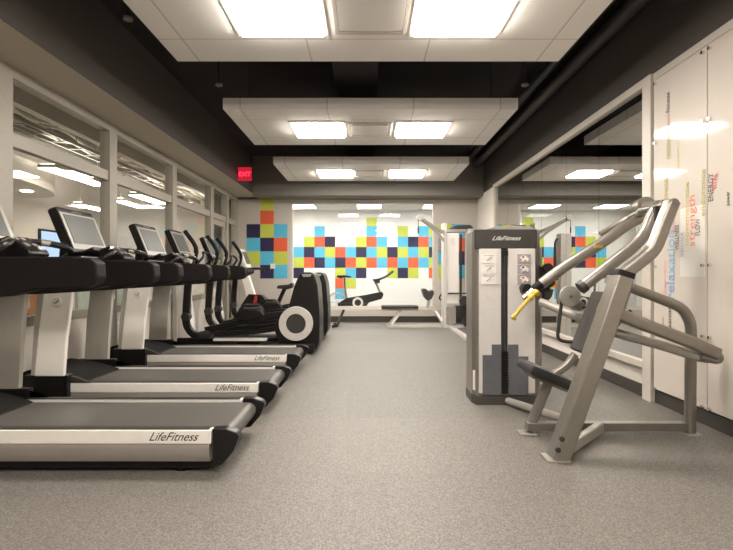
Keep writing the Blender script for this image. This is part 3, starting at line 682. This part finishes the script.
# ------------------------------------------------------------------ upright exercise bikes
def upright_bike(ox, Y, label):
    t = thing('exercise_bike', label, 'bike', (ox - .5, Y, 0), 'upright bikes by the back wall')
    def X(x): return ox + x
    b = B(); prism(b, [(X(-.85), .12), (X(-.9), .4), (X(-.75), .62), (X(-.5), .6), (X(-.3), .42), (X(-.28), .2), (X(-.4), .1)], 'y', Y - .09, Y + .09, .03, 3); obj('body_shroud', b, M['black'], t)
    b = B(); prism(b, [(X(-.66), .46), (X(-.59), .46), (X(-.58), .59), (X(-.63), .59)], 'y', Y - .105, Y - .088, .006); obj('accent_panel', b, M['red'], t)
    for x in (-.88, .02):
        b = B(); box(b, X(x - .05), X(x + .05), Y - .25, Y + .25, .0, .08, .02); obj('stabilizer', b, M['blackmatte'], t)
    b = B(); sweep(b, [(X(-.8), Y, .1), (X(-.4), Y, .12), (X(.02), Y, .07)], rrect(.07, .09, .02), 3, (0, 1, 0)); obj('base_frame', b, M['bezel'], t)
    b = B(); sweep(b, [(X(-.28), Y, .3), (X(-.18), Y, .55), (X(-.1), Y, .72)], rrect(.05, .07, .015), 3, (0, 1, 0)); obj('seat_post', b, M['black'], t)
    b = B(); prism(b, [(X(-.24), .72), (X(-.22), .775), (X(-.02), .79), (X(.03), .83), (X(.06), .80), (X(.05), .73), (X(-.05), .70)], 'y', Y - .1, Y + .1, .02, 3); obj('seat', b, M['blackpad'], t)
    b = B(); prism(b, [(X(-.79), .55), (X(-.62), .55), (X(-.78), 1.05), (X(-.92), 1.05)], 'y', Y - .06, Y + .06, .02, 3); obj('front_column', b, M['upright_out'], t)
    b = B(); obox(b, (X(-.84), Y, 1.26), Vector((.93, 0, .36)), Vector((0, 1, 0)), Vector((-.36, 0, .93)), .06, .36, .36, .02); c = obj('console', b, M['paper'], t)
    b = B(); obox(b, (X(-.805), Y, 1.275), Vector((.93, 0, .36)), Vector((0, 1, 0)), Vector((-.36, 0, .93)), .01, .28, .24, .003); obj('screen', b, M['screen'], c)
    for s in (-1, 1):
        b = B(); tube(b, [(X(-.86), Y + s * .05, 1.04), (X(-.75), Y + s * .2, 1.07), (X(-.55), Y + s * .25, 1.08), (X(-.42), Y + s * .24, 1.05)], .02, 4, 10); obj('handlebar', b, M['black'], t)
        b = B(); cyl(b, (X(-.5), Y + s * .1, .36), (X(-.5), Y + s * .13, .36), .06, 16); sweep(b, [(X(-.5), Y + s * .12, .36), (X(-.5 + s * .12), Y + s * .12, .36 + s * .1)], rrect(.02, .03, .006), 1, (0, 1, 0)); cr = obj('crank', b, M['chrome'], t)
        b = B(); box(b, X(-.55 + s * .12), X(-.45 + s * .12), Y + min(s * .13, s * .22), Y + max(s * .13, s * .22), .34 + s * .1, .37 + s * .1, .008); obj('pedal', b, M['red'], cr)
upright_bike(-1.42, 9.15, 'black upright exercise bike with a red pedal, by the short mural')

# spin bike in the studio
def spin_bike(ox, Y, label):
    t = thing('spin_bike', label, 'bike', (ox + .6, Y, 0))
    def X(x): return ox + x
    b = B(); prism(b, [(X(.24), .2), (X(.22), .34), (X(.42), .46), (X(.85), .53), (X(1.18), .60), (X(1.22), .54), (X(1.18), .44), (X(.90), .36), (X(.8), .2), (X(.5), .16)], 'y', Y - .05, Y + .05, .02, 3); obj('chain_guard', b, M['black'], t)
    b = B(); ring_y(b, (X(.66), Y, .36), .07, .115, .13, 28); obj('crank_ring', b, M['paper'], t)
    b = B(); ring_y(b, (X(.22), Y, .36), .19, .23, .03, 36)
    for k in range(6):
        a = k * math.pi / 3; cyl(b, (X(.22), Y, .36), (X(.22 + .2 * math.cos(a)), Y, .36 + .2 * math.sin(a)), .006, 6)
    obj('flywheel', b, M['w_pale'], t)
    b = B(); sweep(b, [(X(.42), Y, .4), (X(.38), Y, .72), (X(.37), Y, .9)], rrect(.04, .05, .012), 2, (0, 1, 0)); obj('seat_post', b, M['chrome'], t)
    b = B(); prism(b, [(X(.2), .91), (X(.22), .95), (X(.38), .955), (X(.52), .93), (X(.52), .90), (X(.36), .905), (X(.3), .885)], 'y', Y - .09, Y + .09, .015, 3); obj('seat', b, M['black'], t)
    b = B(); sweep(b, [(X(1.17), Y, .5), (X(1.08), Y, .72), (X(1.02), Y, .84)], rrect(.04, .05, .012), 2, (0, 1, 0)); obj('head_post', b, M['chrome'], t)
    for s in (-1, 1):
        b = B(); tube(b, [(X(1.0), Y + s * .03, .85), (X(1.1), Y + s * .14, .86), (X(1.28), Y + s * .17, .93), (X(1.42), Y + s * .17, 1.04)], .022, 4, 10); obj('handlebar', b, M['black'], t)
    b = B(); box(b, X(1.02), X(1.14), Y - .04, Y + .04, .78, .86, .01); obj('adjuster', b, M['darkgray'], t)
    b = B(); sweep(b, [(X(.2), Y, .05), (X(.6), Y, .2), (X(1.2), Y, .05)], rrect(.06, .06, .015), 3, (0, 1, 0)); obj('frame', b, M['silver'], t)
    for x in (.15, 1.25):
        b = B(); box(b, X(x - .04), X(x + .04), Y - .26, Y + .26, 0, .06, .015); obj('stabilizer', b, M['black'], t)
spin_bike(-.88, 10.85, 'black spin bike standing in the studio behind the back window')

# wall devices on the back wall
b = B(); box(b, -1.99, -1.89, YB - .025, YB - .006, 1.09, 1.19, .006); tag(obj('thermostat', b, M['paper']), 'small white wall control on the short mural by the windows', 'wall control')
b = B(); box(b, 1.43, 1.55, YB - .05, YB - .006, 1.45, 1.72, .01); tag(obj('dispenser', b, M['bezel']), 'small grey wall box beside the cable machine tower', 'dispenser')

# ------------------------------------------------------------------ multi station cable machine with long row bench
t = thing('cable_row_machine', 'white cable machine with a long low row bench before the studio window', 'gym machine', (1.0, 9.0, 0))
Y = 9.35
b = B(); box(b, -.78, 1.52, Y - .03, Y + .03, .30, .345, .008); obj('bench_rail', b, M['whitepaint'], t)
b = B(); box(b, .25, .93, Y - .15, Y + .15, .345, .395, .018, 3); obj('bench_pad', b, M['blackpad'], t)
for x0, x1 in ((.42, .62), (1.42, 1.25)):
    for s in (-.12, .12):
        b = B(); sweep(b, [(x0, Y + s * 1.4, .04), (x1, Y + s * .3, .30)], rrect(.045, .05, .01), 1, (0, 1, 0)); obj('leg', b, M['whitepaint'], t)
b = B(); box(b, .34, 1.75, Y - .2, Y - .14, 0, .045, .008); box(b, .34, 1.75, Y + .14, Y + .2, 0, .045, .008); box(b, 1.4, 1.46, Y - .2, Y + .2, 0, .045); obj('base_bar', b, M['whitepaint'], t)
for s in (-.05, .05):
    b = B(); sweep(b, [(-.45, Y, .31), (-.52, Y + s * 2, .15), (-.57, Y + s * 4, .035), (-.66, Y + s * 4, .025)], rrect(.06, .05, .012), 1, (0, 1, 0)); obj('rear_leg', b, M['black'], t)
# foot plate unit
b = B(); sweep(b, [(1.12, Y, .34), (1.14, Y, .5), (1.12, Y, .56)], rrect(.06, .06, .015), 2, (0, 1, 0)); obj('foot_post', b, M['whitepaint'], t)
b = B(); prism(b, [(1.0, .70), (1.06, .715), (1.13, .66), (1.2, .69), (1.22, .62), (1.17, .52), (1.1, .49), (1.04, .56)], 'y', Y - .16, Y + .16, .02, 3); obj('foot_plate', b, M['darkgray'], t)
b = B(); tube(b, [(1.40, Y - .05, .66), (1.33, Y - .05, .55), (1.36, Y - .05, .5), (1.46, Y - .05, .52)], .014, 3, 8); obj('pull_handle', b, M['black'], t)
# weight tower
b = B(); box(b, 1.36, 1.86, 9.0, 9.35, .0, .06, .01); box(b, 1.36, 1.42, 9.0, 9.3, .06, 1.9, .008); box(b, 1.80, 1.86, 9.0, 9.3, .06, 1.8, .008); box(b, 1.36, 1.86, 9.05, 9.28, 1.74, 1.8, .008); obj('tower_frame', b, M['platinumlight'], t)
b = B(); box(b, 1.42, 1.64, 9.03, 9.06, .45, 1.72, .006); sh = obj('tower_shroud', b, M['silver'], t)
b = B(); box(b, 1.48, 1.57, 9.026, 9.031, 1.5, 1.62); obj('placard', b, M['paper'], sh)
b = B(); box(b, 1.665, 1.70, 9.05, 9.09, .3, 1.7); obj('guide_rod', b, M['ink'], t)
b = B()
for k in range(9): box(b, 1.58, 1.79, 9.08, 9.2, .08 + k * .036, .113 + k * .036, .003)
obj('weight_stack', b, M['ink'], t)
b = B(); box(b, 1.40, 1.58, 8.98, 9.02, .08, .40, .01); obj('lower_cover', b, M['bezel'], t)
b = B(); box(b, 1.44, 1.80, 9.0, 9.02, .62, .645, .004); obj('cross_bar', b, M['ink'], t)
b = B(); cyl(b, (1.73, 8.96, .5), (1.73, 9.02, .5), .09, 24); obj('pulley', b, M['ink'], t)
b = B(); cyl(b, (1.77, 8.95, .12), (1.77, 9.02, .12), .08, 24); obj('lower_pulley', b, M['ink'], t)
b = B(); sweep(b, [(1.40, 9.05, 1.72), (1.2, 8.9, 1.80), (.91, 8.75, 1.97)], rrect(.06, .07, .015), 1, (0, 1, 0)); sweep(b, [(1.40, 9.05, 1.55), (1.22, 8.92, 1.74), (.94, 8.77, 1.94)], rrect(.05, .05, .012), 1, (0, 1, 0)); obj('pulldown_arm', b, M['whitepaint'], t)
b = B(); cyl(b, (.91, 8.70, 1.97), (.91, 8.80, 1.97), .055, 20); obj('arm_pulley', b, M['bezel'], t)
b = B(); tube(b, [(.88, 8.75, 1.94), (.88, 8.75, 1.72)], .006, 1, 6); tube(b, [(.88, 8.75, 1.8), (.88, 8.75, 1.69)], .014, 1, 8); obj('pull_cable', b, M['ink'], t)
b = B(); prism(b, [(1.46, 1.80), (1.60, 1.86), (1.84, 1.87), (1.90, 1.82), (1.88, 1.8)], 'y', 9.0, 9.3, .01); obj('tower_cap', b, M['darkgray'], t)
# second column of the station (seen in the mirror) and linking beam
b = B(); box(b, 1.47, 1.63, 7.25, 7.42, 0.02, 1.58, .012); obj('station_column', b, M['whitepaint'], t)
b = B(); tube(b, [(1.66, 7.3, 1.5), (1.7, 7.28, 1.4), (1.7, 7.28, 1.0), (1.66, 7.3, .9)], .018, 4, 8); obj('station_cable', b, M['ink'], t)
b = B(); box(b, 1.44, 1.8, 7.1, 7.6, 0, .05, .01); box(b, 1.45, 1.53, 7.5, 9.0, 0, .05, .01); obj('station_base', b, M['platinumlight'], t)

# ------------------------------------------------------------------ chest press machine
t = thing('chest_press_machine', 'silver seated chest press machine with weight tower and yellow lever', 'gym machine', (1.3, 3.2, 0))
# weight tower
b = B(); prism(b, [(.752, 3.86), (.775, 3.80), (1.225, 3.80), (1.28, 3.87), (1.28, 4.08), (.752, 4.08)], 'z', .03, 1.32, .006)
tw = obj('weight_tower', b, M['platinum'], t)
b = B(); prism(b, [(.748, 3.86), (.77, 3.785), (1.23, 3.785), (1.29, 3.87), (1.29, 4.09), (.748, 4.09)], 'z', 0, .07, .006); obj('tower_base', b, M['pad'], tw)
b = B(); prism(b, [(.762, 3.80), (.775, 3.783), (1.215, 3.783), (1.235, 3.80), (1.235, 3.86), (.762, 3.86)], 'z', 1.185, 1.33, .004)
hd = obj('header', b, M['darkgray'], tw)
logo(hd, (.885, 3.781, 1.248), (1, 0, 0), (0, 0, 1), .046, .22, M['paper'])
for x in (.84, 1.15):
    for z in (1.21, 1.29):
        b = B(); lathe_y(b, (x, 3.782, z), [(.0001, -.003), (.007, -.003), (.007, .003), (.0001, .003)], 10); obj('bolt', b, M['ink'], hd)
b = B(); prism(b, [(.84, 1.33), (.92, 1.355), (1.05, 1.365), (1.2, 1.355), (1.27, 1.33)], 'y', 3.83, 4.05, .006); obj('top_cap', b, M['bezel'], tw)
for a, c in ((.79, .958), (1.008, 1.215)):
    b = B(); box(b, a, c, 3.782, 3.80, .09, 1.185, .006); pn = obj('front_cover', b, M['platinumlight'], tw)
    b = B()
    if a < 1: prism(b, [(.816, .08), (.956, .08), (.956, .46), (.885, .46), (.885, .38), (.816, .38)], 'y', 3.772, 3.783)
    else: prism(b, [(1.01, .08), (1.16, .08), (1.16, .37), (1.085, .37), (1.085, .46), (1.01, .46)], 'y', 3.772, 3.783)
    obj('stack_window', b, M['stackglass'], pn)
b = B(); box(b, .958, 1.008, 3.795, 3.82, .08, 1.185); obj('slot', b, M['ink'], tw)
b = B()
for k in range(15): box(b, .961, 1.005, 3.766, 3.797, .09 + k * .0215, .108 + k * .0215, .002)
obj('weight_plates', b, M['black'], tw)
b = B(); cyl(b, (.983, 3.78, .4), (.983, 3.78, 1.17), .008, 8); obj('guide_cable', b, M['ink'], tw)
b = B(); box(b, .958, 1.008, 3.77, 3.81, 1.13, 1.17, .005); obj('slot_block', b, M['black'], tw)
for k in range(3):
    z0 = 1.072 - k * .078
    b = B(); box(b, .805, .919, 3.776, 3.7835, z0, z0 + .07, .001); pc = obj('instruction_placard', b, M['paper'], tw)
    b = B(); tube(b, [(.845, 3.774, z0 + .025), (.862, 3.774, z0 + .035), (.88, 3.774, z0 + .05)], .003, 2, 6); box(b, .823, .903, 3.774, 3.776, z0 + .06, z0 + .063); obj('placard_figure', b, M['bezel'], pc)
    b = B(); box(b, 1.08, 1.18, 3.776, 3.7835, z0, z0 + .07, .001); pc = obj('exercise_placard', b, M['mauve'], tw)
    b = B(); prism(b, [(1.095, z0 + .045), (1.115, z0 + .06), (1.14, z0 + .058), (1.165, z0 + .035), (1.155, z0 + .015), (1.14, z0 + .03), (1.125, z0 + .02), (1.11, z0 + .012), (1.115, z0 + .03)], 'y', 3.773, 3.777); obj('placard_figure', b, M['paper'], pc)
    b = B(); prism(b, [(1.108, z0 + .05), (1.125, z0 + .058), (1.132, z0 + .048), (1.115, z0 + .04)], 'y', 3.7715, 3.7735); obj('muscle_mark', b, M['red'] if k != 1 else M['navy'], pc)
b = B(); obox(b, (.762, 3.832, .18), Vector((.36, -.933, 0)), Vector((.933, .36, 0)), Vector((0, 0, 1)), .03, .004, .15); obj('warning_label', b, M['paper'], tw)
b = B(); box(b, 1.288, 1.31, 3.9, 4.05, .2, 1.2, .008); obj('side_guard', b, M['bezel'], tw)
b = B(); prism(b, [(1.10, .85), (1.09, .89), (1.11, .92), (1.15, .92), (1.17, .89), (1.16, .84), (1.13, .82)], 'y', 3.70, 3.782, .01, 3); obj('seat_adjuster_guard', b, M['black'], tw)
b = B()
cyl(b, (1.32, 3.9, 1.05), (1.32, 3.9, .8), .012, 8); cyl(b, (1.33, 3.82, 1.04), (1.33, 3.86, 1.04), .035, 18); cyl(b, (1.34, 3.82, .93), (1.34, 3.86, .93), .04, 18); box(b, 1.28, 1.36, 3.86, 3.92, .85, 1.05, .01)
obj('pulley_block', b, M['black'], tw)
tw.location.x += .05
# main near leg and gooseneck
rt = rrect(.12, .09, .012)
b = B(); sweep(b, [at(557.5, 459, 2.69), at(622, 276, 2.74)], rt, 1, (0, 1, 0)); lg = obj('main_leg', b, M['platinum'], t)
p = at(557, 461, 2.69); b = B(); box(b, p.x - .07, p.x + .055, p.y - .062, p.y + .062, 0, .012, .005); obj('foot_plate', b, M['steel'], lg)
for px, py in ((562, 441), (558, 452)):
    q = at(px, py - 2, 2.63); b = B(); lathe_y(b, (q.x, q.y, q.z), [(.0001, -.006), (.014, -.006), (.014, .006), (.0001, .006)], 14); obj('bolt', b, M['ink'], lg)
b = B(); sweep(b, [at(621, 277, 2.74), at(622.7, 271.5, 2.74)], rrect(.124, .095, .012), 1, (0, 1, 0)); obj('leg_collar', b, M['black'], lg)
b = B(); sweep(b, [at(624, 274, 2.74), at(643, 259, 2.74), at(653, 249, 2.74), at(658, 238, 2.74), at(664, 222, 2.74), at(672, 202, 2.74)], rrect(.08, .062, .014), 3, (0, 1, 0)); obj('gooseneck', b, M['platinum'], t)
p0 = at(677, 203, 2.72); p1 = at(644, 206, 3.42)
b = B(); sweep(b, [at(674, 203, 2.70), p1], circ(.026, 16)); obj('pivot_axle', b, M['platinum'], t)
b = B(); cyl(b, p1 + Vector((-.005, -.04, 0)), p1 + Vector((.005, .05, 0)), .058, 24); obj('pivot_hub', b, M['platinum'], t)
# press arms
b = B(); sweep(b, [at(583, 286, 2.92), at(605, 269, 2.92), at(634, 246, 2.93), at(646, 231, 2.94), at(654, 212, 2.95), at(660, 205, 2.96)], circ(.035, 16), 4); a2 = obj('press_arm', b, M['platinum'], t)
b = B(); sweep(b, [at(580, 288.5, 2.92), at(584.5, 285, 2.92)], circ(.039, 16)); obj('arm_end_ring', b, M['ink'], a2)
b = B(); sweep(b, [at(541, 284, 3.30), at(566, 266, 3.30), at(602, 243, 3.30), at(626, 226, 3.30), at(641, 218, 3.30), at(649, 213, 3.32), at(652, 206, 3.34)], circ(.036, 16), 4); a1 = obj('press_arm', b, M['platinum'], t)
b = B(); sweep(b, [at(533.5, 290, 3.30), at(545, 281, 3.30)], circ(.031, 14)); obj('grip', b, M['softblack'], a1)
b = B(); sweep(b, [at(523, 298, 3.30), at(534, 289.5, 3.30)], circ(.022, 14)); obj('grip_end', b, M['chrome'], a1)
b = B(); sweep(b, [at(538, 291, 3.24), at(527, 301, 3.22), at(515, 315, 3.20), at(513, 317.5, 3.20), at(516, 318.5, 3.20)], circ(.013, 10), 3); lv = obj('release_lever', b, M['yellow'], t)
for q in ((536, 293), (531.5, 296.5)):
    b = B(); sweep(b, [at(q[0] + 1.5, q[1] - 1.5, 3.23), at(q[0] - 1.5, q[1] + 1.5, 3.23)], circ(.024, 12)); obj('lever_collar', b, M['yellow'], lv)
b = B(); sweep(b, [at(600, 234, 3.40), at(628, 218, 3.36), at(642, 212, 3.2), at(664, 209, 2.95)], circ(.018, 12), 3); obj('link_rod', b, M['platinum'], t)
b = B(); sweep(b, [at(640, 211, 3.1), at(668, 204, 2.85)], circ(.02, 12)); obj('cross_rod', b, M['platinum'], t)
b = B(); obox(b, at(655, 214, 2.93), Vector((1, 0, 0)), Vector((0, 1, 0)), Vector((0, 0, 1)), .03, .06, .09, .006); obj('arm_gap_dark', b, M['ink'], t)  # dark block filling in for the dark gap between the arms
for (px, py, Yq) in ((558, 241, 3.27),):
    q = at(598, 246, 3.25); b = B(); box(b, q.x - .025, q.x + .025, q.y - .012, q.y, q.z - .012, q.z + .006, .002); obj('caution_sticker', b, M['yellow'], a1)
# rear hoop post
b = B(); sweep(b, [at(690, 432, 3.1), at(690.5, 370, 3.1), at(691, 332, 3.1), at(688, 318, 3.1), at(679, 307, 3.1), at(655, 297, 3.1), at(632, 288, 3.08), at(608, 279, 3.06)], rrect(.062, .062, .026), 4, (0, 1, 0)); hp = obj('rear_hoop', b, M['platinum'], t)
p = at(690, 431, 3.1); b = B(); box(b, p.x - .05, p.x + .05, p.y - .05, p.y + .05, 0, .012, .005); obj('foot_plate', b, M['steel'], hp)
# moving counterweight beams
b = B(); sweep(b, [at(600, 306, 2.84), at(640, 323, 2.84), at(690, 342, 2.84), at(717, 354, 2.84)], rrect(.06, .072, .018), 3, (0, 1, 0)); obj('lever_beam', b, M['platinum'], t)
b = B(); sweep(b, [at(541, 302, 3.62), at(583, 319, 3.30), at(614, 332, 3.0), at(660, 345, 2.93), at(700, 357, 2.88), at(716, 358, 2.86)], circ(.029, 14), 3); obj('link_beam', b, M['steel'], t)
b = B(); sweep(b, [at(697, 346, 2.84), at(714, 353, 2.84), at(719, 357, 2.845), at(716, 360, 2.85), at(700, 356, 2.86)], circ(.024, 12), 3); obj('beam_end', b, M['platinum'], t)
# pulley, strap
q = at(570, 296, 3.05); b = B(); lathe_y(b, q, [(.0001, -.014), (.055, -.014), (.064, -.008), (.064, .008), (.055, .014), (.0001, .014)], 32); pu = obj('pulley', b, M['bezel'], t)
b = B(); lathe_y(b, q, [(.0001, -.018), (.01, -.018), (.01, .018), (.0001, .018)], 14); obj('axle_bolt', b, M['chrome'], pu)
b = B(); obox(b, at(573, 303, 3.12), Vector((.9, 0, -.43)), Vector((0, 1, 0)), Vector((.43, 0, .9)), .12, .04, .06, .008); obj('pulley_bracket', b, M['platinum'], t)
b = B(); sweep(b, [at(562, 299, 3.1), at(559, 325, 3.1), at(558, 337, 3.1), at(563, 341, 3.1), at(572, 342, 3.1)], circ(.011, 8), 3); obj('strap', b, M['ink'], t)
# floor frame
b = B(); box(b, .98, 1.97, 3.07, 3.13, .025, .078, .01); obj('base_bar', b, M['platinum'], t)
b = B(); sweep(b, [at(567, 449, 2.72), at(600, 427, 3.08)], rrect(.065, .05, .012), 1, (0, 0, 1)); obj('brace', b, M['steel'], t)
b = B(); sweep(b, [at(508, 401, 3.78), at(545, 413, 3.4), at(592, 428.5, 3.08)], circ(.028, 12)); obj('floor_tube', b, M['steel'], t)
b = B(); sweep(b, [at(528.5, 430, 3.11), at(549, 381, 3.11)], rrect(.06, .052, .015), 1, (0, 1, 0)); sp = obj('seat_post', b, M['platinum'], t)
p = at(527, 431, 3.11); b = B(); box(b, p.x - .05, p.x + .05, p.y - .05, p.y + .05, 0, .012, .005); obj('foot_plate', b, M['steel'], sp)
b = B(); sweep(b, [at(552, 375, 3.13), at(566, 366, 3.13), at(575, 354, 3.13)], rrect(.05, .04, .01), 3, (0, 1, 0)); obj('back_support', b, M['platinum'], t)
c0, c1 = at(525, 366.5, 3.1), at(573, 386, 3.1)
ax = (c1 - c0).normalized(); az = Vector((-ax.z, 0, ax.x)); az = az if az.z > 0 else -az
b = B(); obox(b, (c0 + c1) / 2 + az * .005, ax, Vector((0, 1, 0)), az, (c1 - c0).length + .02, .30, .062, .022); obj('seat', b, M['blackpad'], t)
b = B(); obox(b, (c0 + c1) / 2 - az * .034, ax, Vector((0, 1, 0)), az, (c1 - c0).length * .8, .2, .02, .004); obj('seat_plate', b, M['platinum'], t)
c0, c1 = at(583, 352, 3.08), at(606, 294, 3.08)
az = (c1 - c0).normalized(); ax = Vector((az.z, 0, -az.x))
b = B(); obox(b, (c0 + c1) / 2, ax, Vector((0, 1, 0)), az, .065, .29, (c1 - c0).length + .02, .024); obj('backrest', b, M['pad'], t)
b = B(); sweep(b, [at(602, 325, 3.12), at(615, 322, 3.1), at(622, 300, 3.08), at(627, 286, 3.08)], rrect(.05, .06, .012), 3, (0, 1, 0)); obj('back_frame', b, M['platinum'], t)

# ------------------------------------------------------------------ camera, world, view
cam = bpy.data.cameras.new('camera'); co = bpy.data.objects.new('camera', cam); COL.objects.link(co)
co.location = (0, 0, 1.0); co.rotation_euler = (math.radians(90), 0, 0)
cam.sensor_width = 36; cam.lens = 36 * F / 733; cam.shift_x = -1.5 / 733; cam.shift_y = -2.0 / 733; cam.clip_start = .02
scene.camera = co
w = bpy.data.worlds.new('world'); scene.world = w; w.use_nodes = True
w.node_tree.nodes['Background'].inputs[0].default_value = (.6, .55, .5, 1); w.node_tree.nodes['Background'].inputs[1].default_value = .05
vs = scene.view_settings; vs.view_transform = 'Standard'; vs.look = 'None'; vs.gamma = 1; vs.exposure = 0.14
scene.cycles.max_bounces = 10; scene.cycles.transparent_max_bounces = 16
scene.cycles.sample_clamp_indirect = 8
scene.cycles.use_denoising = True
